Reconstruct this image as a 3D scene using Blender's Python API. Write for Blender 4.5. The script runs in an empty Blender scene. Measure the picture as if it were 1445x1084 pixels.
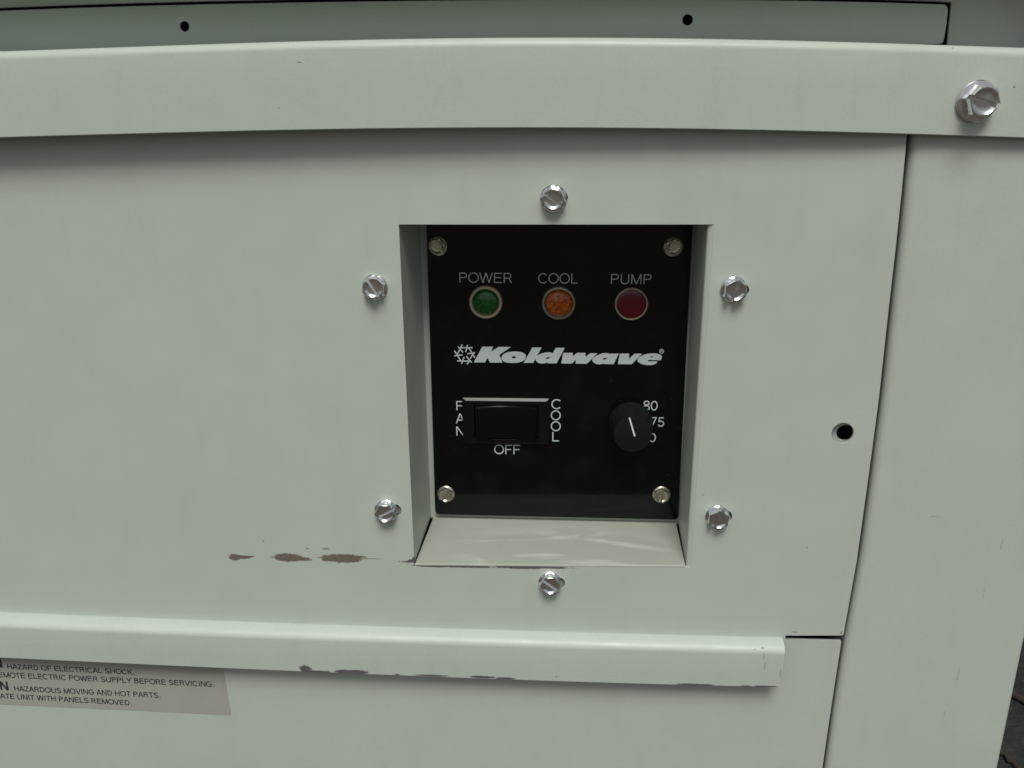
import bpy, bmesh, math, random
import numpy as np
from mathutils import Vector, Matrix, Euler

random.seed(7)
S = bpy.context.scene
COL = S.collection
PI = math.pi
R = math.radians

# ------------------------------------------------------------------ camera
PW, PH = 1445.0, 1084.0
CX, CY = 722.5, 542.0
_n = np.array([796 - CX, 165 - CY, 0.0]); _v = np.array([745 - CX, 4280 - CY, 0.0])
FPX = math.sqrt(-(_n @ _v)); _n[2] = _v[2] = FPX
_n /= np.linalg.norm(_n); _v /= np.linalg.norm(_v)
_h = np.cross(_v, _n); _h /= np.linalg.norm(_h)
ROT = np.stack([_h, _n, -_v])
DIST = 0.342
CAM = np.array([0.0, -DIST, 0.0])

cam = bpy.data.cameras.new('camera')
cam_ob = bpy.data.objects.new('camera', cam)
COL.objects.link(cam_ob)
cam.sensor_fit = 'HORIZONTAL'
cam.sensor_width = 36.0
cam.lens = FPX / PW * 36.0
cam.clip_start = 0.01
cam.clip_end = 500.0
_m = Matrix.Identity(4)
for i in range(3):
    _m[i][0] = ROT[i][0]; _m[i][1] = -ROT[i][1]; _m[i][2] = -ROT[i][2]; _m[i][3] = CAM[i]
cam_ob.matrix_world = _m
S.camera = cam_ob

# ------------------------------------------------------------------ world and sun: a bright overcast day
SUN_EL, SUN_AZ = 57.0, 4.0
w = bpy.data.worlds.new('World'); S.world = w; w.use_nodes = True
nt = w.node_tree; nt.nodes.clear()
sky = nt.nodes.new('ShaderNodeTexSky'); sky.sky_type = 'NISHITA'; sky.sun_disc = False
sky.sun_elevation = R(SUN_EL); sky.sun_rotation = R(180 + SUN_AZ)
sky.air_density = 1.0; sky.dust_density = 4.0; sky.ozone_density = 1.0
hs = nt.nodes.new('ShaderNodeHueSaturation'); hs.inputs['Saturation'].default_value = 0.22
bg = nt.nodes.new('ShaderNodeBackground'); bg.inputs['Strength'].default_value = 0.074
wo = nt.nodes.new('ShaderNodeOutputWorld')
nt.links.new(sky.outputs[0], hs.inputs['Color']); nt.links.new(hs.outputs[0], bg.inputs[0]); nt.links.new(bg.outputs[0], wo.inputs[0])
sun = bpy.data.lights.new('sun', 'SUN'); sun.energy = 2.4; sun.angle = R(24); sun.color = (1.0, 0.97, 0.92)
sun_ob = bpy.data.objects.new('sun', sun); COL.objects.link(sun_ob)
sun_ob.rotation_euler = (R(90 - SUN_EL), 0, R(SUN_AZ))
sun_ob.location = (0, -3, 4)
vs = S.view_settings
vs.view_transform = 'Standard'; vs.look = 'None'; vs.gamma = 1.0; vs.use_curve_mapping = False
vs.exposure = -0.16

# ------------------------------------------------------------------ helpers
MM = 0.001
def at(x, y, Y=0.0):
    """the point on the vertical plane Y (metres behind the panel face) seen at photo position x, y"""
    r = ROT @ np.array([x - CX, y - CY, FPX])
    p = CAM + r * ((Y + DIST) / r[1])
    return Vector(p)

def pxmm(x, y, Y=0.0):
    return (at(x + 1, y, Y) - at(x, y, Y)).length          # metres per photo pixel there

def tag(o, label=None, cat=None, group=None, kind=None):
    if label: o['label'] = label
    if cat: o['category'] = cat
    if group: o['group'] = group
    if kind: o['kind'] = kind
    return o

def empty(name, loc):
    o = bpy.data.objects.new(name, None); COL.objects.link(o); o.location = loc
    o.empty_display_size = 0.02
    return o

def worldloc(o):
    v = Vector((0, 0, 0))
    while o is not None:
        v += o.location; o = o.parent
    return v

def link(name, me, mat, parent=None, smooth=None):
    """world-space mesh -> object (under parent)"""
    o = bpy.data.objects.new(name, me); COL.objects.link(o)
    for m in (mat if isinstance(mat, (list, tuple)) else [mat]):
        me.materials.append(m)
    if parent is not None:
        o.parent = parent
        me.transform(Matrix.Translation(-worldloc(parent)))
    if smooth is not None:
        me.shade_smooth()
        if smooth < 180: me.set_sharp_from_angle(angle=R(smooth))
    return o

def bm_mesh(bm, name):
    me = bpy.data.meshes.new(name); bm.to_mesh(me); bm.free(); return me

def bevel(o, width, segs=2, ang=50):
    b = o.modifiers.new('edge', 'BEVEL'); b.width = width; b.segments = segs
    b.limit_method = 'ANGLE'; b.angle_limit = R(ang); b.use_clamp_overlap = True
    return o

def sheet(name, outline, thick, mat, parent, holes=(), bev=0.0004, segs=2):
    """flat sheet: outline and holes are lists of world points on one front plane; thickness goes back (+Y)"""
    bm = bmesh.new(); edges = []
    for loop in [outline] + list(holes):
        vsx = [bm.verts.new(p) for p in loop]
        for i in range(len(vsx)):
            edges.append(bm.edges.new((vsx[i], vsx[(i + 1) % len(vsx)])))
    bmesh.ops.triangle_fill(bm, use_beauty=True, use_dissolve=False, edges=edges, normal=(0, -1, 0))
    faces = bm.faces[:]
    for f in faces:
        f.normal_update()
        if f.normal.y > 0: f.normal_flip()
    r = bmesh.ops.extrude_face_region(bm, geom=faces)
    nv = [g for g in r['geom'] if isinstance(g, bmesh.types.BMVert)]
    # the new copy becomes the front; move the old faces back
    old = set(v for f in faces if f.is_valid for v in f.verts) - set(nv)
    for v in nv: pass
    nvs = set(nv)
    back = [v for v in bm.verts if v not in nvs]
    bmesh.ops.translate(bm, verts=back, vec=(0, thick, 0))
    bmesh.ops.recalc_face_normals(bm, faces=bm.faces[:])
    o = link(name, bm_mesh(bm, name), mat, parent)
    if bev: bevel(o, bev, segs)
    return o

def grid_mesh(name, rings, mat, parent, closed=True, caps=True, smooth=35, row=None):
    """loft: rings = list of equal-length point lists"""
    bm = bmesh.new()
    V = [[bm.verts.new(p) for p in r] for r in rings]
    n = len(V[0])
    for a, b in zip(V[:-1], V[1:]):
        for i in range(n if closed else n - 1):
            j = (i + 1) % n
            bm.faces.new((a[i], a[j], b[j], b[i]))
    if caps and closed:
        for r in (V[0], V[-1]):
            f = bm.faces.new(r)
        bmesh.ops.triangulate(bm, faces=[f for f in bm.faces if len(f.verts) > 4])
    bmesh.ops.recalc_face_normals(bm, faces=bm.faces[:])
    return link(name, bm_mesh(bm, name), mat, parent, smooth)

def curve_y(pts, deg=3):
    xs, ys = zip(*pts)
    c = np.polyfit(np.array(xs) / 1000.0, ys, min(deg, len(pts) - 1))
    return lambda x: float(np.polyval(c, x / 1000.0))

def circle_px(x, y, rx, ry, Y, n=32, a0=0):
    s = pxmm(x, y, Y); c = at(x, y, Y)
    return [c + Vector((math.cos(t) * rx * s, 0, math.sin(t) * ry * s)) for t in [2 * PI * i / n + a0 for i in range(n)]]

def obround_px(x0, y0, x1, y1, r, Y, n=12):
    a, b = at(x0, y0, Y), at(x1, y1, Y); s = pxmm(x0, y0, Y) * r
    d = b - a; ang = math.atan2(d.z, d.x)
    pts = []
    for i in range(n + 1):
        t = ang - PI / 2 + PI * i / n
        pts.append(b + Vector((math.cos(t) * s, 0, math.sin(t) * s)))
    for i in range(n + 1):
        t = ang + PI / 2 + PI * i / n
        pts.append(a + Vector((math.cos(t) * s, 0, math.sin(t) * s)))
    return pts

def round_poly(pts, rad, n=5):
    """round the corners of a polygon of world points"""
    out = []; N = len(pts)
    rads = rad if isinstance(rad, (list, tuple)) else [rad] * N
    for i in range(N):
        p, a, b = pts[i], pts[i - 1], pts[(i + 1) % N]
        r = rads[i]
        if r <= 0: out.append(p); continue
        da = (a - p).normalized(); db = (b - p).normalized()
        p0, p1 = p + da * r, p + db * r
        for k in range(n + 1):
            t = k / n
            out.append((1 - t) ** 2 * p0 + 2 * t * (1 - t) * p + t * t * p1)
    return out

# ------------------------------------------------------------------ materials
def new_mat(name):
    m = bpy.data.materials.new(name); m.use_nodes = True
    t = m.node_tree; b = t.nodes['Principled BSDF']
    return m, t, b

def simple(name, col, rough=0.5, metal=0.0, spec=0.5, coat=0.0):
    m, t, b = new_mat(name)
    b.inputs['Base Color'].default_value = (*col, 1); b.inputs['Roughness'].default_value = rough
    b.inputs['Metallic'].default_value = metal; b.inputs['Specular IOR Level'].default_value = spec
    b.inputs['Coat Weight'].default_value = coat
    return m

def node(t, kind, **kw):
    n = t.nodes.new(kind)
    for k, v in kw.items(): setattr(n, k, v)
    return n

def noise(t, pos, scale, detail=3, rough=0.55, dist=0.0):
    n = node(t, 'ShaderNodeTexNoise'); n.inputs['Scale'].default_value = scale
    n.inputs['Detail'].default_value = detail; n.inputs['Roughness'].default_value = rough
    n.inputs['Distortion'].default_value = dist
    t.links.new(pos, n.inputs['Vector']); return n.outputs['Fac']

def math_n(t, op, a, b=None, clamp=False):
    n = node(t, 'ShaderNodeMath', operation=op); n.use_clamp = clamp
    for i, v in enumerate((a, b)):
        if v is None: continue
        if isinstance(v, (int, float)): n.inputs[i].default_value = v
        else: t.links.new(v, n.inputs[i])
    return n.outputs[0]

def maprange(t, v, a, b, c=0.0, d=1.0, smooth=False):
    n = node(t, 'ShaderNodeMapRange'); n.interpolation_type = 'SMOOTHSTEP' if smooth else 'LINEAR'
    t.links.new(v, n.inputs['Value'])
    for k, x in zip(('From Min', 'From Max', 'To Min', 'To Max'), (a, b, c, d)): n.inputs[k].default_value = x
    return n.outputs['Result']

def mixcol(t, fac, a, b):
    n = node(t, 'ShaderNodeMix', data_type='RGBA')
    if isinstance(fac, (int, float)): n.inputs['Factor'].default_value = fac
    else: t.links.new(fac, n.inputs['Factor'])
    for k, v in (('A', a), ('B', b)):
        s = [i for i in n.inputs if i.name == k and i.type == 'RGBA'][0]
        if isinstance(v, tuple): s.default_value = (*v, 1)
        else: t.links.new(v, s)
    return [o for o in n.outputs if o.type == 'RGBA'][0]

def spots(t, pos, lst, Y, amp=0.9, scale=1300, wob=None):
    """mask of irregular chips: list of (x, y, rx, ry) in photo units on plane Y"""
    nz = noise(t, pos, scale, 5, 0.75)
    nz2 = noise(t, pos, scale * 0.35, 2, 0.5)
    best = None
    for (x, y, rx, ry) in lst:
        c = at(x, y, Y); s = pxmm(x, y, Y)
        sub = node(t, 'ShaderNodeVectorMath', operation='SUBTRACT'); t.links.new(pos, sub.inputs[0]); sub.inputs[1].default_value = c
        mul = node(t, 'ShaderNodeVectorMath', operation='MULTIPLY'); t.links.new(sub.outputs[0], mul.inputs[0])
        mul.inputs[1].default_value = (1 / (rx * s), 0.0, 1 / (ry * s))
        ln = node(t, 'ShaderNodeVectorMath', operation='LENGTH'); t.links.new(mul.outputs[0], ln.inputs[0])
        v = ln.outputs['Value']
        best = v if best is None else math_n(t, 'MINIMUM', best, v)
    j = math_n(t, 'MULTIPLY', math_n(t, 'SUBTRACT', nz, 0.5), amp * 2.6)
    j2 = math_n(t, 'MULTIPLY', math_n(t, 'SUBTRACT', nz2, 0.5), amp * 1.2)
    v = math_n(t, 'ADD', math_n(t, 'ADD', best, j), j2)
    return maprange(t, v, 0.98, 1.06, 1.0, 0.0)

PAINT = (0.490, 0.558, 0.494)
def paint(name, base=PAINT, chips=(), rough=0.42, dust=False):
    """chips: list of (spot list, plane Y, colour, amp)"""
    m, t, b = new_mat(name)
    geo = node(t, 'ShaderNodeNewGeometry'); pos = geo.outputs['Position']
    big = noise(t, pos, 14, 3)
    fine = noise(t, pos, 1500, 2)
    c0 = tuple(v * 0.965 for v in base); c1 = tuple(v * 1.035 for v in base)
    col = mixcol(t, big, c0, c1)
    col = mixcol(t, math_n(t, 'MULTIPLY', maprange(t, fine, 0.3, 0.7), 0.24), col, tuple(v * 0.72 for v in base))
    # grime: cloudy hand smears and faint rain streaks
    mp = node(t, 'ShaderNodeMapping'); mp.inputs['Scale'].default_value = (1.0, 1.0, 0.12); t.links.new(pos, mp.inputs['Vector'])
    streak = maprange(t, noise(t, mp.outputs[0], 120, 4, 0.6, 0.3), 0.52, 0.75)
    cloud = maprange(t, noise(t, pos, 26, 5, 0.62, 0.8), 0.48, 0.72)
    col = mixcol(t, math_n(t, 'MULTIPLY', math_n(t, 'ADD', math_n(t, 'MULTIPLY', streak, 0.05), math_n(t, 'MULTIPLY', cloud, 0.06)), 1.0), col, (0.25, 0.245, 0.21))
    # sparse tiny specks of dirt
    vor = node(t, 'ShaderNodeTexVoronoi'); vor.inputs['Scale'].default_value = 42; t.links.new(pos, vor.inputs['Vector'])
    sel = node(t, 'ShaderNodeSeparateColor'); t.links.new(vor.outputs['Color'], sel.inputs[0])
    sp = math_n(t, 'MULTIPLY', maprange(t, vor.outputs['Distance'], 0.018, 0.03, 1, 0), maprange(t, sel.outputs[0], 0.93, 0.94))
    col = mixcol(t, math_n(t, 'MULTIPLY', sp, 0.6), col, (0.12, 0.11, 0.10))
    rgh = maprange(t, noise(t, pos, 60, 4), 0.3, 0.7, rough - 0.06, rough + 0.10)
    hgt = math_n(t, 'MULTIPLY', fine, 0.5)
    hgt = math_n(t, 'ADD', hgt, noise(t, pos, 520, 2)); hgt = math_n(t, 'ADD', hgt, math_n(t, 'MULTIPLY', noise(t, pos, 17, 2), 14.0))
    if dust:
        mp2 = node(t, 'ShaderNodeMapping'); mp2.inputs['Rotation'].default_value = (0, 0, R(18)); mp2.inputs['Scale'].default_value = (0.42, 1.7, 1.0); t.links.new(pos, mp2.inputs['Vector'])
        wv = noise(t, mp2.outputs[0], 46, 5, 0.58, 1.5)
        dv = node(t, 'ShaderNodeVectorMath', operation='SUBTRACT'); t.links.new(pos, dv.inputs[0]); dv.inputs[1].default_value = at(790, 775, 0.012)
        dm = node(t, 'ShaderNodeVectorMath', operation='MULTIPLY'); t.links.new(dv.outputs[0], dm.inputs[0]); dm.inputs[1].default_value = (1 / 0.055, 1 / 0.022, 0)
        dl = node(t, 'ShaderNodeVectorMath', operation='LENGTH'); t.links.new(dm.outputs[0], dl.inputs[0])
        sm = math_n(t, 'MULTIPLY', maprange(t, wv, 0.45, 0.64, 0, 1, True), maprange(t, dl.outputs['Value'], 0.5, 1.15, 1, 0, True))
        col = mixcol(t, math_n(t, 'MULTIPLY', sm, 0.62), col, (0.56, 0.60, 0.56))
        grit = maprange(t, noise(t, pos, 2600, 3, 0.7), 0.62, 0.72)
        col = mixcol(t, math_n(t, 'MULTIPLY', grit, 0.35), col, (0.16, 0.14, 0.11))
    bm_ = node(t, 'ShaderNodeBump'); bm_.inputs['Strength'].default_value = 0.10; bm_.inputs['Distance'].default_value = 0.0003
    for (lst, Y, ccol, amp) in chips:
        mk = spots(t, pos, lst, Y, amp)
        cc = mixcol(t, noise(t, pos, 700, 3), tuple(v * 0.65 for v in ccol), tuple(v * 1.35 for v in ccol))
        col = mixcol(t, mk, col, cc)
        hgt = math_n(t, 'SUBTRACT', hgt, math_n(t, 'MULTIPLY', mk, 0.9))
        rgh = math_n(t, 'MAXIMUM', rgh, math_n(t, 'MULTIPLY', mk, 0.75))
    t.links.new(hgt, bm_.inputs['Height']); t.links.new(bm_.outputs[0], b.inputs['Normal'])
    t.links.new(col, b.inputs['Base Color']); t.links.new(rgh, b.inputs['Roughness'])
    b.inputs['Specular IOR Level'].default_value = 0.45
    return m

RUST = (0.158, 0.128, 0.106); PRIMER = (0.105, 0.100, 0.104); GREY = (0.22, 0.23, 0.22)
LIP_Y = -0.007; POST_Y = 0.0008; LOW_Y = 0.0015
M_panel = paint('panel paint', chips=[
    ([(331, 786.5, 8, 5), (342, 786.5, 11, 2.6), (406, 787, 20, 6.2), (420, 788.5, 17, 3), (483, 788, 29, 6.6), (468, 789, 14, 4), (498, 786, 18, 2.4), (455, 787, 8, 0.9), (427, 790, 14, 1.6), (352, 785.5, 8, 1.2), (520, 788.5, 22, 0.5)], 0, RUST, 0.55),
    ([(459, 774.6, 5, 1.4), (434, 774, 2.2, 0.9), (372, 763.5, 1.3, 1.0), (1139, 773, 1.3, 1.0), (1121, 892, 3.4, 0.9), (1187, 893, 1.6, 2.2), (992, 698.5, 1.6, 0.9)], 0, GREY, 0.4),
    ([(584, 792, 10, 2.6), (579, 793, 14, 1.3), (586, 790, 4, 4.5), (640, 799.3, 60, 1.7), (612, 798.8, 28, 2.0), (735, 800.6, 36, 2.6), (770, 801.0, 36, 1.7)], 0, PRIMER, 0.7)])
M_lip = paint('lip paint', chips=[
    ([(431, 944, 8, 5.5), (447, 948, 17, 2.2), (484, 948, 11, 3.2), (504, 948.5, 16, 3.4), (560, 952, 3, 1.2), (610, 953.5, 22, 1.4), (680, 955.5, 18, 2.0), (713, 957.5, 15, 1.8), (982, 966.5, 26, 1.8), (1052, 968.5, 8, 1.3), (1083, 969, 18, 1.6)], LIP_Y, PRIMER, 0.6),
    ([(1077, 917, 1.6, 0.8), (1066, 918, 1.2, 0.7), (1078.0, 926, 0.5, 6), (1079.2, 940, 0.5, 7), (1101, 950, 0.5, 7), (785, 955, 1.2, 1.0)], LIP_Y, GREY, 0.55)])
M_post = paint('post paint', chips=[
    ([(1351, 953, 1.8, 8), (1353, 949, 1.0, 12), (1414, 766, 1.4, 9), (1388, 838, 1.0, 10), (1333, 1008, 1.4, 5)], POST_Y, (0.40, 0.43, 0.385), 1.3),
    ([(1320, 729, 5, 1.2)], POST_Y, (0.42, 0.41, 0.35), 0.8)])
M_rail = paint('rail paint', chips=[([(1430, 123, 1.6, 1.3), (1345, 68, 1.2, 1), (401, 153, 1, 1), (430, 89.5, 3, .8)], -0.003, GREY, 0.4)])
M_paint = paint('cabinet paint')
M_floor = paint('dusty paint', base=(0.370, 0.402, 0.348), dust=True, rough=0.6)
M_inner = simple('bare inside steel', (0.25, 0.26, 0.25), 0.6)

def metal(name, col=(0.90, 0.93, 0.94), rough=0.12, grime=(0.10, 0.09, 0.08)):
    m, t, b = new_mat(name)
    tc = node(t, 'ShaderNodeTexCoord'); pos = tc.outputs['Object']
    n = noise(t, pos, 500, 3)
    inf = node(t, 'ShaderNodeObjectInfo'); off = node(t, 'ShaderNodeVectorMath', operation='ADD')
    rv = node(t, 'ShaderNodeCombineXYZ'); t.links.new(inf.outputs['Random'], rv.inputs[0]); t.links.new(inf.outputs['Random'], rv.inputs[2])
    t.links.new(pos, off.inputs[0]); t.links.new(rv.outputs[0], off.inputs[1])
    g_ = maprange(t, noise(t, off.outputs[0], 420, 4, 0.6), 0.60, 0.80, 0, 0.5)
    base_ = mixcol(t, n, tuple(v * 0.8 for v in col), col)
    t.links.new(mixcol(t, g_, base_, grime), b.inputs['Base Color'])
    t.links.new(maprange(t, n, 0.3, 0.7, rough - 0.05, rough + 0.14), b.inputs['Roughness'])
    b.inputs['Metallic'].default_value = 1.0
    bp = node(t, 'ShaderNodeBump'); bp.inputs['Strength'].default_value = 0.08; bp.inputs['Distance'].default_value = 0.0002
    t.links.new(noise(t, pos, 900, 3), bp.inputs['Height']); t.links.new(bp.outputs[0], b.inputs['Normal'])
    return m
M_zinc = metal('zinc plated steel')
M_slot = metal('shade dark slot metal', (0.16, 0.155, 0.15), 0.35)  # darker metal inside the slots: their shade is put into the colour
M_zinc_dull = metal('dull yellowed zinc', (0.62, 0.58, 0.47), 0.32)

def black_plate():
    m, t, b = new_mat('black glossy plastic')
    geo = node(t, 'ShaderNodeNewGeometry'); pos = geo.outputs['Position']
    n = noise(t, pos, 40, 4)
    b.inputs['Base Color'].default_value = (0.0034, 0.0038, 0.0038, 1)
    n2 = noise(t, pos, 55, 5, 0.65, 1.0)
    t.links.new(maprange(t, n2, 0.35, 0.7, 0.05, 0.20), b.inputs['Roughness'])
    vor = node(t, 'ShaderNodeTexVoronoi'); vor.inputs['Scale'].default_value = 210; t.links.new(pos, vor.inputs['Vector'])
    sel = node(t, 'ShaderNodeSeparateColor'); t.links.new(vor.outputs['Color'], sel.inputs[0])
    sp = math_n(t, 'MULTIPLY', maprange(t, vor.outputs['Distance'], 0.05, 0.10, 1, 0), maprange(t, sel.outputs[0], 0.80, 0.84))
    film = math_n(t, 'MULTIPLY', maprange(t, n2, 0.50, 0.72), 0.010)
    t.links.new(mixcol(t, math_n(t, 'ADD', math_n(t, 'MULTIPLY', sp, 0.10), film), (0.0017, 0.0027, 0.0030), (0.20, 0.26, 0.27)), b.inputs['Base Color'])
    b.inputs['Specular IOR Level'].default_value = 0.33
    return m
M_black = black_plate()
M_switch = simple('black switch plastic', (0.0035, 0.0036, 0.0038), 0.30, spec=0.35)
M_knob = simple('matt black knob plastic', (0.0062, 0.0072, 0.0068), 0.6, spec=0.22)
M_ink = simple('pale grey printing', (0.54, 0.61, 0.62), 0.5)
M_point = simple('white pointer paint', (0.75, 0.80, 0.80), 0.45)
M_text = simple('dark violet ink', (0.028, 0.022, 0.036), 0.6)

def lens(name, col, rough=0.12):
    m, t, b = new_mat(name)
    tc = node(t, 'ShaderNodeTexCoord'); pos = tc.outputs['Object']
    v = node(t, 'ShaderNodeTexVoronoi'); v.inputs['Scale'].default_value = 900; t.links.new(pos, v.inputs['Vector'])
    c = mixcol(t, maprange(t, v.outputs['Distance'], 0.1, 0.7), tuple(min(1, x * 1.3) for x in col), tuple(x * 0.45 for x in col))
    t.links.new(c, b.inputs['Base Color']); b.inputs['Roughness'].default_value = 0.35
    b.inputs['Specular IOR Level'].default_value = 0.15; b.inputs['Coat Weight'].default_value = 0.8; b.inputs['Coat Roughness'].default_value = 0.02
    return m
M_green = lens('green lens', (0.002, 0.100, 0.012)); M_amber = lens('amber lens', (0.42, 0.088, 0.003)); M_red = simple('red lens', (0.100, 0.0012, 0.011), 0.12)
M_bez_tan = simple('tan bezel', (0.42, 0.35, 0.27), 0.35, 0.3); M_bez_grey = simple('grey bezel', (0.28, 0.28, 0.25), 0.3, 0.6); M_bez_cream = simple('cream bezel', (0.60, 0.54, 0.42), 0.3, 0.4)

def sticker_mat():
    m, t, b = new_mat('aged label film')
    geo = node(t, 'ShaderNodeNewGeometry'); pos = geo.outputs['Position']
    n = noise(t, pos, 90, 4)
    t.links.new(mixcol(t, n, (0.345, 0.355, 0.314), (0.392, 0.400, 0.352)), b.inputs['Base Color']); b.inputs['Roughness'].default_value = 0.5
    return m
M_sticker = sticker_mat()

def ground_mat():
    m, t, b = new_mat('dark littered soil')
    geo = node(t, 'ShaderNodeNewGeometry'); pos = geo.outputs['Position']
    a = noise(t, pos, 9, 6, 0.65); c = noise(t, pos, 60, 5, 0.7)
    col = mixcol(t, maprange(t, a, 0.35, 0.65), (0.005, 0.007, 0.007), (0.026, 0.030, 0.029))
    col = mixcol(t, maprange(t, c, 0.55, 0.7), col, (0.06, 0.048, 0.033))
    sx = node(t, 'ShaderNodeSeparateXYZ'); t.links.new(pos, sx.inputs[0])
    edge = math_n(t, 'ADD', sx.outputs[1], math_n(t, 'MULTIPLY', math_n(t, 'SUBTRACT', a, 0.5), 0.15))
    bounce_earth = mixcol(t, a, (0.086, 0.070, 0.053), (0.114, 0.093, 0.071))  # unseen ground in front, made browner to bounce warm light into shaded parts
    col = mixcol(t, maprange(t, edge, -0.08, -0.02), bounce_earth, col)
    t.links.new(col, b.inputs['Base Color']); b.inputs['Roughness'].default_value = 0.9
    bp = node(t, 'ShaderNodeBump'); bp.inputs['Strength'].default_value = 0.8; bp.inputs['Distance'].default_value = 0.02
    t.links.new(c, bp.inputs['Height']); t.links.new(bp.outputs[0], b.inputs['Normal'])
    return m

# ------------------------------------------------------------------ the setting
GZ = -0.62
bm = bmesh.new()
bmesh.ops.create_grid(bm, x_segments=1, y_segments=1, size=150.0)
bmesh.ops.translate(bm, verts=bm.verts[:], vec=(0, 0, GZ))
g = link('ground', bm_mesh(bm, 'ground'), ground_mat()); g['kind'] = 'structure'

# ------------------------------------------------------------------ the cabinet
cab = tag(empty('cabinet', (0, 0.15, GZ)), 'pale grey green sheet metal cabinet with chipped paint and a deep square control window', 'cabinet')

XL = -0.40                                   # the cabinet runs on to the left, out of the picture
XR = at(1426, 1004, POST_Y).x                # right-hand corner of the post
ZB = GZ + 0.02

# upper access panel with its opening
OL, OR_, OT, OB = -0.0665, 0.0599, at(563, 317).z, at(585, 797).z
def edge_pts(px, Y): return [at(x, y, Y) for x, y in px]
right_px = [(1279.8, 192), (1272.5, 270), (1264, 350), (1252.5, 450), (1240.6, 560), (1226, 670), (1209, 792), (1190, 897)]
right = edge_pts(right_px, 0.0)
bot = [at(1108.5, 897.2), at(1108.4, 906), at(900, 902), at(620, 894), at(300, 883), at(0, 871)]
outline = [Vector((XL, 0, 0.010)), Vector((right[0].x + 0.0004, 0, 0.010))] + right[:-1]
outline += round_poly([right[-2], right[-1], bot[0]], [0, 0.0012, 0])[1:-1] + bot + [Vector((XL, 0, bot[-1].z))]
BR, BF = 0.0022, 0.0008                      # bend radii of right edge and floor edge
OBz0, OBz1 = at(585, 795.3).z, at(975, 798.3).z
opening = [Vector((OL, 0, OT)), Vector((OR_, 0, at(1007, 317).z)), Vector((OR_, 0, OBz1 - BF)), Vector((OL, 0, OBz0 - BF))]
screws = [  # head centre on the photo, slot angle, hex angle, slot hole offset
    (781, 281, -35, 50, (11, -1)), (527, 407, -58, 20, (-6, -1)), (1037, 410, 72, 30, (13, 2)),
    (543, 725, 28, 0, (12, 0)), (1014, 733, 66, 28, (12, 1)), (776, 827, -38, 2, (12, 2))]
VPX, VPY = 796.0, 165.0
def base_of(x, y, hgt, Y=0.0):
    """photo point of the foot of a head that is seen at x, y and stands hgt proud of plane Y"""
    s = hgt / (DIST + Y)
    return x - (x - VPX) * s, y - (y - VPY) * s
holes = [opening]
for (x, y, sa, ha, (dx, dy)) in screws:
    bx, by = base_of(x, y, 0.003)
    holes.append(obround_px(bx, by, bx + dx, by + dy, 9.2, 0.0))
holes.append(circle_px(1189, 611.5, 15.6, 15.8, 0.0, 40))
access = sheet('access_panel', outline, 0.0012, M_panel, cab, holes, 0.00035)

# turned-back flange along the right edge of the access panel
rg = []
for p in right: rg.append([p + Vector((-0.0003, 0.0008, 0)), p + Vector((-0.0013, 0.0008, 0)), p + Vector((-0.0013, 0.0022, 0)), p + Vector((-0.0003, 0.0022, 0))])
grid_mesh('edge_flange', rg, M_paint, access, smooth=30)

# drip lip at the bottom of the access panel
lip_top = curve_y([(0, 863.5), (170, 871), (340, 877.2), (620, 886.5), (800, 892), (1000, 897.4), (1105, 899.6)])
lip_bot = curve_y([(0, 928.5), (170, 936.8), (340, 944.2), (620, 956), (800, 962.2), (1000, 968), (1100, 970.2)])
rings = []
xs = [-420, -200, -60] + list(np.linspace(0, 1104, 26))
for x in xs:
    xb = x - 4.5 * max(0, x) / 1105
    xx = max(x, 0); 
    T = at(x, lip_top(xx) + (x - xx) * 0.042, 0.0); B = at(xb, lip_bot(xx) + (x - xx) * 0.048, LIP_Y)
    X0, X1 = T.x, B.x; th = 0.0011; rz = 0.0046
    pr = [(0.0006, T.z)]
    for k in range(0, 11):
        a = PI / 2 * k / 10
        pr.append((LIP_Y * math.sin(a) , T.z - rz * (1 - math.cos(a))))
    pr.append((LIP_Y, (T.z - rz) * .4 + B.z * .6)); pr.append((LIP_Y, B.z + 0.0003)); pr.append((LIP_Y + 0.0003, B.z)); pr.append((LIP_Y + th, B.z))
    for k in range(10, -1, -1):
        a = PI / 2 * k / 10
        pr.append(((LIP_Y + th) * math.sin(a) + 0.0002, T.z - th - (rz - th) * (1 - math.cos(a))))
    pr.append((0.0006, T.z - th))
    zt, zb = T.z, B.z
    rings.append([Vector((X0 + (X1 - X0) * (zt - z) / (zt - zb), y, z)) for y, z in pr])
grid_mesh('drip_lip', rings, M_lip, access, smooth=40)['label'] = 'rounded drip lip with paint chipped off its lower edge'

# lower panel
lr_px = [(1187.5, 904.2), (1178, 965), (1169, 1025), (1160.5, 1084), (1152, 1140)]
lr = edge_pts(lr_px, LOW_Y)
lt = [at(1187.5, 904.2, LOW_Y), at(1100, 901.8, LOW_Y), at(700, 888, LOW_Y), at(0, 862, LOW_Y)]
lo = lr[1:] + [Vector((lr[-1].x - 0.004, LOW_Y, ZB)), Vector((XL, LOW_Y, ZB)), Vector((XL, LOW_Y, lt[-1].z))] + lt[::-1][:-1]
lo += round_poly([lt[1], lt[0], lr[1]], [0, 0.0009, 0])[1:-1]
low = sheet('lower_panel', lo, 0.0012, M_paint, cab, (), 0.0007, 3)
rg = [[p + Vector((-0.0006, 0.0010, -0.0009)), p + Vector((-0.0018, 0.0010, -0.0009)), p + Vector((-0.0018, 0.0014, -0.0009)), p + Vector((-0.0006, 0.0014, -0.0009))] for p in lr]
grid_mesh('edge_flange', rg, M_paint, low, smooth=30)

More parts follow.
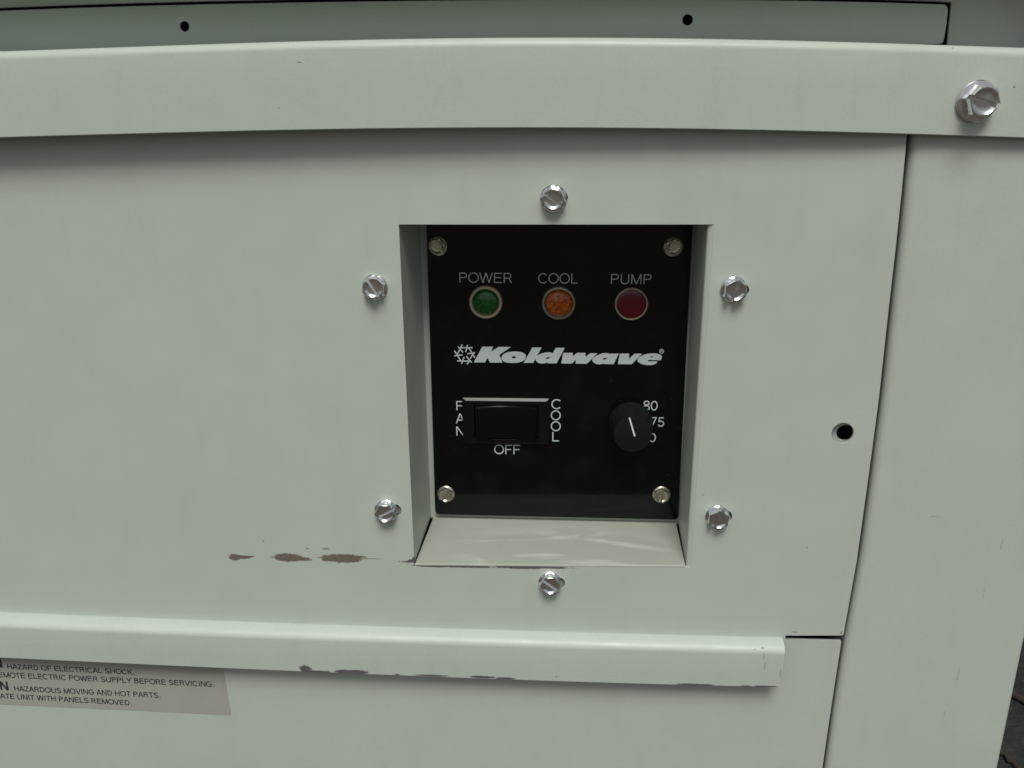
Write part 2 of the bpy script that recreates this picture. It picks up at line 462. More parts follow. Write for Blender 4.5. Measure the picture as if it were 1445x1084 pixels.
# corner post: rounded edge beside the panels, face, rounded corner, side
rings = []
edge_all = right_px[:-1] + [(1190, 893), (1178, 965), (1169, 1025), (1160.5, 1084)]
ez = sorted([(at(x, y, 0).z, at(x, y, 0).x) for x, y in edge_all])
def edge_x(z): return float(np.interp(z, [q[0] for q in ez], [q[1] for q in ez]))
for z in [0.018] + list(np.linspace(-0.005, -0.30, 24)) + [-0.42, ZB]:
    xl = edge_x(z) + 0.0021; rl = 0.0034; r = 0.0022; th = 0.0012
    pr = [(xl, POST_Y + 0.022)]
    for k in range(9):
        a = PI / 2 * k / 8
        pr.append((xl + rl - rl * math.cos(a), POST_Y + rl - rl * math.sin(a)))
    for k in range(9):
        a = PI / 2 * k / 8
        pr.append((XR - r + r * math.sin(a), POST_Y + r - r * math.cos(a)))
    pr.append((XR, POST_Y + 0.30)); pr.append((XR - th, POST_Y + 0.30))
    for k in range(8, -1, -1):
        a = PI / 2 * k / 8
        pr.append((XR - r + (r - th) * math.sin(a), POST_Y + r - (r - th) * math.cos(a)))
    for k in range(8, -1, -1):
        a = PI / 2 * k / 8
        pr.append((xl + rl - (rl - th) * math.cos(a), POST_Y + rl - (rl - th) * math.sin(a)))
    pr.append((xl + th, POST_Y + 0.022))
    rings.append([Vector((x, y, z)) for x, y in pr])
post = grid_mesh('corner_post', rings, M_post, cab, smooth=40)

# mounting flange seen through the panel's hole
mf = at(1189, 611.5, 0.0042); mw = 0.011
sheet('mounting_tab', [mf + Vector((-mw, 0, -mw)), mf + Vector((mw, 0, -mw)), mf + Vector((mw, 0, mw)), mf + Vector((-mw, 0, mw))], 0.0004, M_paint, cab,
      [circle_px(1192.8, 610.5, 12.6, 11.6, 0.0042, 36)], 0.0)
# recess -------------------------------------------------------------
DEP = 0.041
bl, br = at(608, 729, 0.040), at(957, 737, 0.040)
WL1, WR1 = bl.x, br.x
zf0, zf1 = bl.z, br.z
bm = bmesh.new()
def quad(pts):
    bm.faces.new([bm.verts.new(p) for p in pts])
zt = OT + 0.0003
# left wall (thin solid), right wall with rounded front bend, top, back flange
def slab(a, b, c, d, off):
    v = [bm.verts.new(p) for p in (a, b, c, d)] + [bm.verts.new(p + off) for p in (a, b, c, d)]
    for f in ((0, 1, 2, 3), (7, 6, 5, 4), (0, 4, 5, 1), (1, 5, 6, 2), (2, 6, 7, 3), (3, 7, 4, 0)):
        bm.faces.new([v[i] for i in f])
zlow = OBz0 - 0.0002; zlb = zf0 + 0.0002
slab(Vector((OL - .0001, 0.0004, zlow)), Vector((OL - .0001, 0.0004, zt)), Vector((WL1, DEP, zt)), Vector((WL1, DEP, zlb)), Vector((-0.0011, 0, 0)))
rw = []
pr = []
pr += [(OR_ + .0002, 0.0001), (OR_ - .0016, 0.0009), (OR_ - .0020, 0.0013), (OR_ - .0021, 0.0024)]
pr.append((WR1, DEP))
pr2 = [(x + 0.0011, y + 0.0002) for x, y in pr][::-1]
ring = pr + pr2
va = [[bm.verts.new((x, y, (OBz1 - (.0002 if y > .0033 else .0012) + (zf1 - OBz1 + .0004) * max(0, min(1, y / DEP))) if z is None else z)) for x, y in ring] for z in (None, zt)]
for i in range(len(ring)):
    j = (i + 1) % len(ring); bm.faces.new((va[0][i], va[0][j], va[1][j], va[1][i]))
slab(Vector((OL - .001, 0.0004, OT + .0001)), Vector((OR_, 0.0004, OT + .0001)), Vector((WR1, DEP, OT + .0001)), Vector((WL1 - .001, DEP, OT + .0001)), Vector((0, 0, 0.0011)))
slab(Vector((WL1 - .003, DEP - .0006, zf0 - .001)), Vector((WR1 + .003, DEP - .0006, zf1 - .001)), Vector((WR1 + .003, DEP - .0006, zt + .002)), Vector((WL1 - .003, DEP - .0006, zt + .002)), Vector((0, 0.001, 0)))
bmesh.ops.recalc_face_normals(bm, faces=bm.faces[:])
recess = link('recess_box', bm_mesh(bm, 'recess_box'), M_paint, cab, 40)
# front flange of the recess box behind the panel (seen in the slotted screw holes)
fo = 0.020
fl_out = [Vector((OL - fo, 0.0016, OT + fo)), Vector((OR_ + fo, 0.0016, OT + fo)), Vector((OR_ + fo, 0.0016, OBz1 - fo)), Vector((OL - fo, 0.0016, OBz0 - fo))]
fl_in = [Vector((OL - .0015, 0.0016, OT + .0015)), Vector((OR_ + .0015, 0.0016, OT + .0015)), Vector((OR_ + .0015, 0.0016, OBz1 - .0026)), Vector((OL - .0015, 0.0016, OBz0 - .0026))]
sheet('mounting_flange', fl_out, 0.0008, M_inner, recess, [fl_in], 0)
# floor of the recess: tab bent from the panel's edge, seams left open at both sides
rings = []
for u in np.linspace(0, 1, 14):
    zfr = OBz0 + (OBz1 - OBz0) * u; zbk = zf0 + (zf1 - zf0) * u
    xf = (OL + .0004) + (OR_ - OL - 0.0029) * u; xk = (WL1 + 0.0015) + (WR1 - WL1 - 0.0027) * u
    pr = []
    for k in range(7):
        a = PI / 2 * k / 6
        pr.append((xf, BF - BF * math.cos(a) - 0.0001, zfr - BF + BF * math.sin(a)))
    pr[0] = (xf, -0.0001, zfr - BF)
    pr.append((xf * .5 + xk * .5, DEP * .5, zfr * .5 + zbk * .5)); pr.append((xk, DEP - 0.0008, zbk))
    pr += [(x, y + .0004, z - 0.0010) for x, y, z in pr[::-1]]
    rings.append([Vector(p) for p in pr])
fl = grid_mesh('recess_floor', rings, M_floor, recess, smooth=40); fl['label'] = 'dusty beige recess floor with pale smears'

# upper cover plate, its frame, the roof overhang --------------------
UP_Y, FR_Y = 0.024, 0.0252
ut = curve_y([(0, 15.5), (150, 10.3), (300, 5.8), (500, 2.2), (720, 0.2), (900, -0.3), (1100, 1.2), (1270, 4.6), (1335, 7.2)], 4)
top_pts = [at(x, ut(x), UP_Y) for x in np.linspace(0, 1336, 14)]
upo = [Vector((XL, UP_Y, top_pts[0].z - 0.0045))] + top_pts[:-1] + round_poly([top_pts[-2], top_pts[-1], at(1330, 58, UP_Y)], [0, 0.0022, 0])[1:-1]
upo += round_poly([at(1336, 8, UP_Y), at(1328.5, 63, UP_Y), at(1300, 62, UP_Y)], [0, 0.0018, 0])[1:-1] + [at(1300, 62.6, UP_Y), Vector((at(1300, 62, UP_Y).x, UP_Y, 0.015)), Vector((XL, UP_Y, 0.015))]
bm = bmesh.new()
vv = [bm.verts.new(p) for p in upo]
ff = bm.faces.new(vv)
zs_ = [v.co.z for v in bm.verts]; z0_, z1_ = 0.0195, max(zs_)
for k in range(1, 16):                                    # horizontal cuts so that the plate can be rolled
    zc_ = z0_ + (z1_ - z0_) * k / 16
    bmesh.ops.bisect_plane(bm, geom=bm.verts[:] + bm.edges[:] + bm.faces[:], plane_co=(0, 0, zc_), plane_no=(0, 0, 1))
for v in bm.verts:
    t_ = max(0.0, min(1.0, (v.co.z - z0_) / (z1_ - z0_)))
    v.co.y -= 0.0020 * math.sin(PI * t_ ** 1.15) ** 0.8
bmesh.ops.recalc_face_normals(bm, faces=bm.faces[:])
if sum(f.normal.y for f in bm.faces) > 0: bmesh.ops.reverse_faces(bm, faces=bm.faces[:])
r_ = bmesh.ops.solidify(bm, geom=bm.faces[:], thickness=0.0012)
bmesh.ops.recalc_face_normals(bm, faces=bm.faces[:])
pm = bm_mesh(bm, 'cover_plate')
tmp = bpy.data.objects.new('tmp', pm); COL.objects.link(tmp)
cut_bm = bmesh.new()
for hx, hy, hr in ((258.5, 36.8, 6.8), (971, 27.6, 7.5)):
    c_ = at(hx, hy, UP_Y - 0.003); q = bmesh.ops.create_cone(cut_bm, cap_ends=True, segments=28, radius1=hr * pxmm(hx, hy, UP_Y), radius2=hr * pxmm(hx, hy, UP_Y), depth=0.03)
    bmesh.ops.rotate(cut_bm, verts=q['verts'], cent=(0, 0, 0), matrix=Matrix.Rotation(PI / 2, 3, 'X'))
    bmesh.ops.translate(cut_bm, verts=q['verts'], vec=c_)
tc_ = bpy.data.objects.new('tmpc', bm_mesh(cut_bm, 'cut')); COL.objects.link(tc_)
md = tmp.modifiers.new('holes', 'BOOLEAN'); md.object = tc_; md.operation = 'DIFFERENCE'; md.solver = 'EXACT'
dg = bpy.context.evaluated_depsgraph_get(); dg.update()
pm2 = bpy.data.meshes.new_from_object(tmp.evaluated_get(dg))
bpy.data.objects.remove(tmp); bpy.data.objects.remove(tc_)
up = link('cover_plate', pm2, M_paint, cab, 35)
bevel(up, 0.0005, 2)

# the frame round the cover plate, with a dark gap
gap = 4.0
fi = [Vector((XL, FR_Y, top_pts[0].z - 0.0045 + .0016))] + [at(x, ut(x) - gap, FR_Y) for x in np.linspace(0, 1342.5, 14)] + [at(1334.5, 80, FR_Y)]
zc = at(1334.5, 80, FR_Y).z
fo_ = fi + [Vector((XR - 0.001, FR_Y, zc)), Vector((XR - 0.001, FR_Y, 0.0523)), Vector((XL, FR_Y, 0.0523))]
sheet('upper_frame', fo_, 0.0012, M_paint, cab, (), 0.0004)
# roof overhang
rings = []
for x in (XL - 0.01, XR + 0.008):
    pr = [(0.0275, 0.0525), (-0.003, 0.0525), (-0.0055, 0.053), (-0.006, 0.055), (-0.006, 0.090), (0.02, 0.094), (0.40, 0.100), (0.40, 0.0525)]
    rings.append([Vector((x, y, z)) for y, z in pr])
bevel(grid_mesh('roof_lid', rings, M_paint, cab, smooth=30), 0.0008)

# top rail ------------------------------------------------------------
rt = curve_y([(0, 71.8), (250, 63), (500, 55.6), (700, 52.6), (900, 52.8), (1100, 56), (1270, 61), (1445, 66.6)], 4)
rb = curve_y([(0, 194.5), (250, 187.5), (500, 182.6), (720, 180.6), (900, 181.4), (1200, 187.2), (1340, 191.6), (1445, 194.8)], 4)
def railY(x): return -0.0036 - 0.0074 * max(0.0, min(1.2, (1300 - x) / 1300.0)) ** 0.5
rings = []
for x in [-430, -200] + list(np.linspace(0, 1445, 30)) + [1490]:
    xx = min(max(x, 0), 1445); Y = railY(xx)
    T = at(x, rt(xx) - (x < 0) * x * 0.035 * -1, Y + 0.001); B = at(x, rb(xx) + (x < 0) * -x * 0.03, Y)
    X0 = T.x; r = 0.0036; th = 0.0012
    pr = [(0.0285, T.z - 0.0004)]
    for k in range(9):
        a = PI / 2 * k / 8
        pr.append((Y + r - r * math.sin(a), T.z - r + r * math.cos(a)))
    pr += [(Y, (T.z + B.z) / 2), (Y, B.z + .0003), (Y + .0003, B.z), (Y + th, B.z)]
    for k in range(8, -1, -1):
        a = PI / 2 * k / 8
        pr.append((Y + r - (r - th) * math.sin(a), T.z - r + (r - th) * math.cos(a)))
    pr.append((0.0285, T.z - th - 0.0004))
    rings.append([Vector((T.x + (B.x - T.x) * (T.z - z) / (T.z - B.z), y, z)) for y, z in pr])
rail = grid_mesh('top_rail', rings, M_rail, cab, smooth=40)

# body behind: floor, back, left side, so that the inside is dark
bm = bmesh.new()
def slab2(x0, x1, y0, y1, z0, z1):
    r = bmesh.ops.create_cube(bm, size=1.0)
    for v in r['verts']:
        v.co = Vector((x0 + (v.co.x + .5) * (x1 - x0), y0 + (v.co.y + .5) * (y1 - y0), z0 + (v.co.z + .5) * (z1 - z0)))
slab2(XL - .002, XL, -0.0005, 0.30, ZB, 0.052)
slab2(XL, XR - .0015, 0.298, 0.30, ZB, 0.052)
slab2(XL, XR - .0015, 0.012, 0.297, ZB - .002, ZB)
slab2(XR - .0012, XR, FR_Y + .0014, 0.29, 0.0185, 0.0522)
link('cabinet_body', bm_mesh(bm, 'cabinet_body'), M_paint, cab)
bm = bmesh.new()
slab2(XL, XR - .01, 0.02, 0.29, GZ, ZB - .003)
link('plinth', bm_mesh(bm, 'plinth'), M_inner, cab)

# ------------------------------------------------------------------ screws
def screw_mesh(af, rf, hgt, slot_rel):
    """hex washer head with dished top and a slot; axis +Z, slot at slot_rel degrees to a hex corner"""
    n = 72; bm = bmesh.new()
    def hexr(t, k=1.0):
        a = (t % (PI / 3)) - PI / 6
        return af / 2 / math.cos(a) * k
    prof = [lambda t: (rf, 0.0), lambda t: (rf, 0.0005), lambda t: (rf - 0.0003, 0.0008), lambda t: (hexr(t, 1.0) + .0001, 0.00105),
            lambda t: (hexr(t), hgt - 0.0005), lambda t: (hexr(t, 0.985), hgt - 0.0001), lambda t: (min(hexr(t, 0.95), af / 2 * 1.0), hgt), lambda t: (af / 2 * 0.90, hgt), lambda t: (af / 2 * 0.88, hgt - 0.0001), lambda t: (af / 2 * 0.66, hgt - 0.00070),
            lambda t: (af / 2 * 0.64, hgt - 0.00072), lambda t: (af / 2 * 0.30, hgt - 0.00071)]
    rows = []
    for p in prof:
        row = []
        for i in range(n):
            t = 2 * PI * i / n; r, z = p(t)
            row.append(bm.verts.new((r * math.cos(t), r * math.sin(t), z)))
        rows.append(row)
    for a, b in zip(rows[:-1], rows[1:]):
        for i in range(n):
            j = (i + 1) % n; bm.faces.new((a[i], a[j], b[j], b[i]))
    c = bm.verts.new((0, 0, hgt - 0.00071))
    for i in range(n): bm.faces.new((rows[-1][i], rows[-1][(i + 1) % n], c))
    bm.faces.new(rows[0][::-1])
    bmesh.ops.recalc_face_normals(bm, faces=bm.faces[:])
    me = bm_mesh(bm, 'screw_head')
    o = bpy.data.objects.new('tmp', me); COL.objects.link(o)
    bm = bmesh.new(); r = bmesh.ops.create_cube(bm, size=1.0)
    for v in r['verts']: v.co = Vector((v.co.x * 0.03, v.co.y * af * 0.17, v.co.z * 0.004 + hgt + 0.002 - af * 0.27))
    bmesh.ops.rotate(bm, verts=bm.verts[:], cent=(0, 0, 0), matrix=Matrix.Rotation(R(slot_rel), 3, 'Z'))
    cme = bm_mesh(bm, 'cut'); cme.materials.append(None); cme.materials.append(None)
    me.materials.append(None); me.materials.append(None)
    for p_ in cme.polygons: p_.material_index = 1
    c_ = bpy.data.objects.new('tmpc', cme); COL.objects.link(c_)
    md = o.modifiers.new('slot', 'BOOLEAN'); md.object = c_; md.operation = 'DIFFERENCE'; md.solver = 'EXACT'; md.material_mode = 'INDEX'
    dg = bpy.context.evaluated_depsgraph_get(); dg.update()
    res = bpy.data.meshes.new_from_object(o.evaluated_get(dg))
    cm = c_.data
    bpy.data.objects.remove(o); bpy.data.objects.remove(c_); bpy.data.meshes.remove(me); bpy.data.meshes.remove(cm)
    res.shade_smooth(); res.set_sharp_from_angle(angle=R(24))
    return res

def place_screw(parent, x, y, Y, slot, hexa, af, rf, hgt, mat, label, group, tilt=(0, 0), lift=0.0):
    bx, by = base_of(x, y, hgt * 0.7, Y)
    p = at(bx, by, Y)
    me = screw_mesh(af, rf, hgt, slot - hexa); me.materials.clear(); me.materials.append(mat); me.materials.append(M_slot)
    o = bpy.data.objects.new('screw', me); COL.objects.link(o)
    o.parent = parent; o.location = p + Vector((0, -lift, 0)) - worldloc(parent)
    o.rotation_euler = Euler((PI / 2 + R(tilt[0]), -R(hexa), R(tilt[1])), 'XYZ')
    if label: o['label'] = label
    o['group'] = group
    return o

names = ['slotted hex screw above the middle of the opening', 'slotted hex screw left of the opening near its top', 'slotted hex screw right of the opening near its top',
         'slotted hex screw left of the opening near its bottom', 'slotted hex screw right of the opening near its bottom', 'slotted hex screw below the middle of the opening']
tilts = [(3, -3), (-2, 2), (2, 2), (-3, 3), (2, -2), (-4, 2)]
for (x, y, sa, ha, _), lb, tl in zip(screws, names, tilts):
    place_screw(cab, x, y, 0.0, sa, ha, 0.0084, 0.0053, 0.0041, M_zinc, lb, 'screws round the opening', tl, 0.0002)
place_screw(cab, 1385, 143, railY(1384), -17, 50, 0.0104, 0.0075, 0.0060, M_zinc, 'larger slotted hex bolt at the right end of the top rail', 'screws of the top rail', (2, 2), 0.0004)

# ------------------------------------------------------------------ the control panel
PY = 0.0375
cp = tag(empty('control_panel', at(785, 728, PY)), 'black control panel with three coloured lights, a rocker switch and a knob inside the recess', 'control panel')
pl = [at(614.3, 726, PY), at(957, 733.6, PY)]
ptl, ptr = at(602.5, 340, PY), at(976.2, 340, PY)
up_l = ptl + (ptl - pl[0]) * 0.075; up_r = ptr + (ptr - pl[1]) * 0.075
face = sheet('faceplate', round_poly([up_l, up_r, pl[1], pl[0]], [0.0, 0.0, 0.0024, 0.0024], 6), 0.0018, M_black, cp, (), 0.00025)

PRN = PY - 0.00006
def flat_polys(name, polys, mat, parent, Y):
    """polys: list of (outline, [holes]) of photo points -> thin printed shapes standing on plane Y"""
    bm = bmesh.new()
    for outer, hls in polys:
        es = []
        for loop in [outer] + list(hls):
            v_ = [bm.verts.new(at(x, y, Y)) for x, y in loop]
            for i in range(len(v_)): es.append(bm.edges.new((v_[i], v_[(i + 1) % len(v_)])))
        bmesh.ops.triangle_fill(bm, use_beauty=True, edges=es, normal=(0, -1, 0))
    for f in bm.faces:
        f.normal_update()
        if f.normal.y > 0: f.normal_flip()
    return link(name, bm_mesh(bm, name), mat, parent)

def _arc(cx_, cy_, rx, ry, a0, a1, n=14):
    return [(cx_ + rx * math.cos(R(a0 + (a1 - a0) * i / n)), cy_ + ry * math.sin(R(a0 + (a1 - a0) * i / n))) for i in range(n + 1)]
def glyph(ch, w):
    """strokes of a plain grotesque capital, cap height 1, stroke w.  returns (advance, polygons, ribbons)"""
    h = w / 2; P = []; Rb = []
    def bar(x0, x1, y): P.append([(x0, y - h), (x1, y - h), (x1, y + h), (x0, y + h)])
    def stem(x, y0=0.0, y1=1.0): P.append([(x - h, y0), (x + h, y0), (x + h, y1), (x - h, y1)])
    def diag(x0, y0, x1, y1, k=1.12): P.append([(x0 - h * k, y0), (x0 + h * k, y0), (x1 + h * k, y1), (x1 - h * k, y1)])
    def rib(p, closed=False): Rb.append((p, closed))
    if ch == ' ': return 0.39, P, Rb
    if ch == '.': P.append([(0.13, 0), (0.13 + w * 1.15, 0), (0.13 + w * 1.15, w * 1.15), (0.13, w * 1.15)]); return 0.39, P, Rb
    if ch == 'A': diag(0.07, 0, 0.455, 1); diag(0.86, 0, 0.475, 1); bar(0.22, 0.71, 0.34); return 0.93, P, Rb
    if ch == 'B':
        stem(0.16); rib([(0.16, 1 - h), (0.50, 1 - h)] + _arc(0.50, 0.765, 0.24, 0.235 - h, 90, -90) + [(0.16, 0.53)]); rib([(0.16, 0.53), (0.52, 0.53)] + _arc(0.52, 0.265 + h / 2, 0.28, 0.265 - h / 2, 90, -90) + [(0.16, h)]); return 0.93, P, Rb
    if ch == 'C': rib(_arc(0.51, 0.5, 0.43, 0.52 - h, 42, 318, 28)); return 1.0, P, Rb
    if ch == 'D': stem(0.16); rib([(0.16, 1 - h), (0.45, 1 - h)] + _arc(0.45, 0.5, 0.42, 0.5 - h, 90, -90, 20) + [(0.16, h)]); return 1.0, P, Rb
    if ch == 'E': stem(0.16); bar(0.16, 0.84, 1 - h); bar(0.16, 0.79, 0.53); bar(0.16, 0.86, h); return 0.93, P, Rb
    if ch == 'F': stem(0.16); bar(0.16, 0.80, 1 - h); bar(0.16, 0.72, 0.50); return 0.85, P, Rb
    if ch == 'G': rib(_arc(0.53, 0.5, 0.43, 0.52 - h, 42, 345, 30) + [(0.95, 0.48), (0.56, 0.48)]); return 1.08, P, Rb
    if ch == 'H': stem(0.16); stem(0.84); bar(0.16, 0.84, 0.53); return 1.0, P, Rb
    if ch == 'I': stem(0.195); return 0.39, P, Rb
    if ch == 'K': stem(0.16); diag(0.20, 0.36, 0.82, 1, 1.3); diag(0.86, 0, 0.40, 0.60, 1.25); return 0.93, P, Rb
    if ch == 'L': stem(0.16); bar(0.16, 0.76, h); return 0.79, P, Rb
    if ch == 'M': stem(0.15); stem(1.01); diag(0.58, 0, 0.16, 1, 1.1); diag(0.58, 0, 1.00, 1, 1.1); return 1.16, P, Rb
    if ch == 'N': stem(0.15); stem(0.85); diag(0.84, 0, 0.16, 1, 1.2); return 1.0, P, Rb
    if ch == 'O': rib(_arc(0.54, 0.5, 0.46, 0.52 - h, 0, 360, 36)[:-1], True); return 1.08, P, Rb
    if ch in 'PR':
        stem(0.16); rib([(0.16, 1 - h), (0.54, 1 - h)] + _arc(0.54, 0.72, 0.26, 0.28 - h, 90, -90) + [(0.16, 0.44 + h)])
        if ch == 'R': diag(0.86, 0, 0.62, 0.46, 1.05)
        return (0.93 if ch == 'P' else 1.0), P, Rb
    if ch == 'S': rib(_arc(0.47, 0.745, 0.31, 0.275 - h, 22, 270, 18)[:-1] + _arc(0.47, 0.26, 0.34, 0.28 - h, 90, -160, 20)); return 0.93, P, Rb
    if ch == 'T': bar(0.03, 0.82, 1 - h); stem(0.425); return 0.85, P, Rb
    if ch == 'U': rib([(0.15, 1), (0.15, 0.36)] + _arc(0.5, 0.36, 0.35, 0.38 - h, 180, 360, 18) + [(0.85, 1)]); return 1.0, P, Rb
    if ch == 'V': diag(0.455, 0, 0.07, 1); diag(0.475, 0, 0.86, 1); return 0.93, P, Rb
    if ch == 'W': diag(0.35, 0, 0.07, 1); diag(0.36, 0, 0.65, 1); diag(0.95, 0, 0.66, 1); diag(0.96, 0, 1.24, 1); return 1.31, P, Rb
    if ch == 'Y': diag(0.46, 0.42, 0.08, 1, 1.2); diag(0.47, 0.42, 0.85, 1, 1.2); stem(0.465, 0, 0.45); return 0.93, P, Rb
    if ch == 'Z': bar(0.07, 0.79, 1 - h); bar(0.05, 0.80, h); diag(0.12, h, 0.72, 1 - h, 1.2); return 0.85, P, Rb
    if ch == '0': rib(_arc(0.385, 0.5, 0.29, 0.5 - h, 0, 360, 32)[:-1], True); return 0.77, P, Rb
    if ch == '5': rib([(0.64, 1 - h), (0.22, 1 - h), (0.15, 0.50)]); rib(_arc(0.37, 0.32, 0.29, 0.33 - h, 140, -155, 22)); return 0.77, P, Rb
    if ch == '7': bar(0.07, 0.70, 1 - h); diag(0.26, 0, 0.64, 1 - h, 1.1); return 0.77, P, Rb
    if ch == '8': rib(_arc(0.385, 0.755, 0.25, 0.245 - h, 0, 360, 26)[:-1], True); rib(_arc(0.385, 0.27, 0.29, 0.27 - h, 0, 360, 28)[:-1], True); return 0.77, P, Rb
    raise ValueError(ch)
def ribbon_polys(pts, closed, w):
    """quads along a polyline, mitred"""
    n = len(pts); V = [Vector(p) for p in pts]; L = []; Rr = []
    for i in range(n):
        a = V[i - 1] if (i > 0 or closed) else None; b = V[(i + 1) % n] if (i < n - 1 or closed) else None
        d1 = (V[i] - a).normalized() if a is not None else None; d2 = (b - V[i]).normalized() if b is not None else None
        d1 = d1 if d1 is not None else d2; d2 = d2 if d2 is not None else d1
        n1 = Vector((-d1.y, d1.x)); n2 = Vector((-d2.y, d2.x)); m = (n1 + n2).normalized(); k = 1 / max(0.45, m.dot(n1))
        L.append(V[i] + m * k * w / 2); Rr.append(V[i] - m * k * w / 2)
    return L, Rr
def text_mesh(body, p0, p1, cap, w=0.12):
    """letters laid from p0 to p1 (world points of the baseline ends on a vertical plane) with given cap height"""
    bm = bmesh.new(); x = 0.0; items = []
    for ch in body:
        adv, P, Rb = glyph(ch, w)
        for k, poly in enumerate(P): items.append((k, [[(x + a, b) for a, b in poly]], None))
        for k, (pts, cl) in enumerate(Rb):
            L, Rr = ribbon_polys(pts, cl, w); items.append((k + 5, None, ([(x + p.x, p.y) for p in L], [(x + p.x, p.y) for p in Rr], cl)))
        x += adv
    xs_ = [q[0] for it in items for grp in ((it[1] or []) if it[1] else it[2][:2]) for q in grp]
    x0, x1 = min(xs_), max(xs_)
    d = p1 - p0; Ln = d.length; ex = d.normalized(); ey = Vector((-ex.z, 0, ex.x))
    def wp(q, k): return p0 + ex * ((q[0] - x0) / (x1 - x0) * Ln) + ey * (q[1] * cap) + Vector((0, -0.000003 * k, 0))
    for k, polys_, rb_ in items:
        if polys_:
            for poly in polys_: bm.faces.new([bm.verts.new(wp(q, k)) for q in poly])
        else:
            L, Rr, cl = rb_
            a = [bm.verts.new(wp(q, k)) for q in L]; b = [bm.verts.new(wp(q, k)) for q in Rr]
            for i in range(len(a) if cl else len(a) - 1):
                j = (i + 1) % len(a); bm.faces.new((a[i], a[j], b[j], b[i]))
    for f in bm.faces:
        f.normal_update()
        if f.normal.y > 0: f.normal_flip()
    return bm_mesh(bm, 't')

def texts(name, items, mat, parent, Y):
    """items: (body, x0, ybase0, x1, ybase1, cap height in photo px[, bold])"""
    bm = bmesh.new()
    for it in items:
        body, x0, y0, x1, y1, cap = it[:6]
        a, b = at(x0, y0, Y), at(x1, y1, Y)
        hh = (at(x0, y0, Y) - at(x0, y0 - cap, Y)).length
        me = text_mesh(body, a, b, hh, it[6] if len(it) > 6 else 0.12)
        bm.from_mesh(me); bpy.data.meshes.remove(me)
    return link(name, bm_mesh(bm, name), mat, parent)

for word in [
    [('POWER', 648.5, 398.6, 722.4, 399.6, 14.0, 0.082)], [('COOL', 759.5, 399.8, 815.4, 400.2, 14.0, 0.082)], [('PUMP', 862.2, 400.8, 918.8, 401.2, 14.0, 0.082)],
    [('OFF', 697.4, 640.7, 734, 641.2, 13.2, 0.115)],
    [('F', 644, 579.2, 653.4, 579.4, 13.3, 0.115), ('A', 643.2, 597.4, 656, 597.6, 13.8, 0.115), ('N', 644, 615, 655, 615.2, 13.2, 0.115)],
    [('C', 778, 577.2, 791, 577.4, 13.8, 0.115), ('O', 777.2, 592.9, 791.3, 593.1, 13.6, 0.115), ('O', 777.2, 608.2, 791.3, 608.4, 13.6, 0.115), ('L', 779.2, 622.9, 788.8, 623.1, 13.2, 0.115)],
    [('80', 907, 579.2, 927.8, 579.6, 13.8, 0.115)], [('75', 917.5, 602, 937, 602.4, 13.4, 0.115)], [('70', 905, 623.8, 925.3, 624.2, 12.6, 0.115)]]:
    texts('lettering', word, M_ink, face, PRN)

# the brand lettering: heavy slanted extended letters, drawn as shapes
U = 18.0625
def T1(u, v): return (635 + u / U, 480 + v / U)
def T2(u, v): return (700 + u / U, 480 + v / U)
def T3(u, v): return (780 + u / U, 480 + v / U)
def T4(u, v): return (860 + u / U, 480 + v / U)
def smooth_loop(pts, corners=(), n=4):
    """Catmull-Rom through the points; corner indices stay sharp"""
    out = []; N = len(pts)
    for i in range(N):
        p0, p1, p2, p3 = pts[i - 1], pts[i], pts[(i + 1) % N], pts[(i + 2) % N]
        if i in corners: p0 = p1
        if (i + 1) % N in corners: p3 = p2
        if i in corners and (i + 1) % N in corners: out.append(p1); continue
        for k in range(n):
            t = k / n
            out.append(tuple(0.5 * (2 * p1[j] + (p2[j] - p0[j]) * t + (2 * p0[j] - 5 * p1[j] + 4 * p2[j] - p3[j]) * t * t + (3 * p1[j] - p0[j] - 3 * p2[j] + p3[j]) * t ** 3) for j in (0, 1)))
    return out
def ell(T, u, v, ru, rv, tilt=0.0, shear=0.0, n=40, pw=1.0):
    out = []
    for i in range(n):
        t = 2 * PI * i / n
        c, s = math.cos(t), math.sin(t)
        a, b = ru * math.copysign(abs(c) ** pw, c), rv * math.copysign(abs(s) ** pw, s)
        a -= shear * b
        ct, st = math.cos(tilt), math.sin(tilt)
        out.append(T(u + a * ct - b * st, v + a * st + b * ct))
    return out
polys = []
polys.append(([T1(*p) for p in [(822, 168), (1102, 168), (1055, 292), (1238, 172), (1556, 176), (1258, 372), (1340, 576), (1018, 574), (958, 450), (892, 570), (605, 568)]], []))
polys.append((ell(T2, 451, 437, 308, 146, 0, 0.20, 40, 0.86), [ell(T2, 453, 438, 56, 27, 0, 0.2, 16)]))
polys.append(([T2(*p) for p in [(925, 190), (1160, 190), (945, 583), (704, 581)]], []))
dpts = [(1522, 196), (1752, 198), (1542, 592), (1320, 592), (1303, 574), (1250, 590), (1165, 598), (1065, 575), (1008, 500), (1040, 412), (1150, 345), (1290, 313), (1400, 318), (1442, 340), (1452, 325)]
polys.append(([T2(*p) for p in smooth_loop(dpts, (0, 1, 2, 3, 4, 13, 14))], [ell(T2, 1320, 456, 56, 20, -0.2, 0, 16)]))
polys.append(([T3(*p) for p in [(265, 325), (508, 325), (510, 415), (615, 325), (833, 325), (838, 432), (955, 335), (1142, 338), (866, 606), (582, 602), (588, 505), (488, 600), (215, 598)]], []))
apts = [(1465, 345), (1684, 345), (1552, 615), (1322, 612), (1305, 595), (1255, 610), (1170, 618), (1065, 590), (1008, 515), (1045, 450), (1150, 385), (1260, 342), (1350, 329), (1425, 342), (1456, 362)]
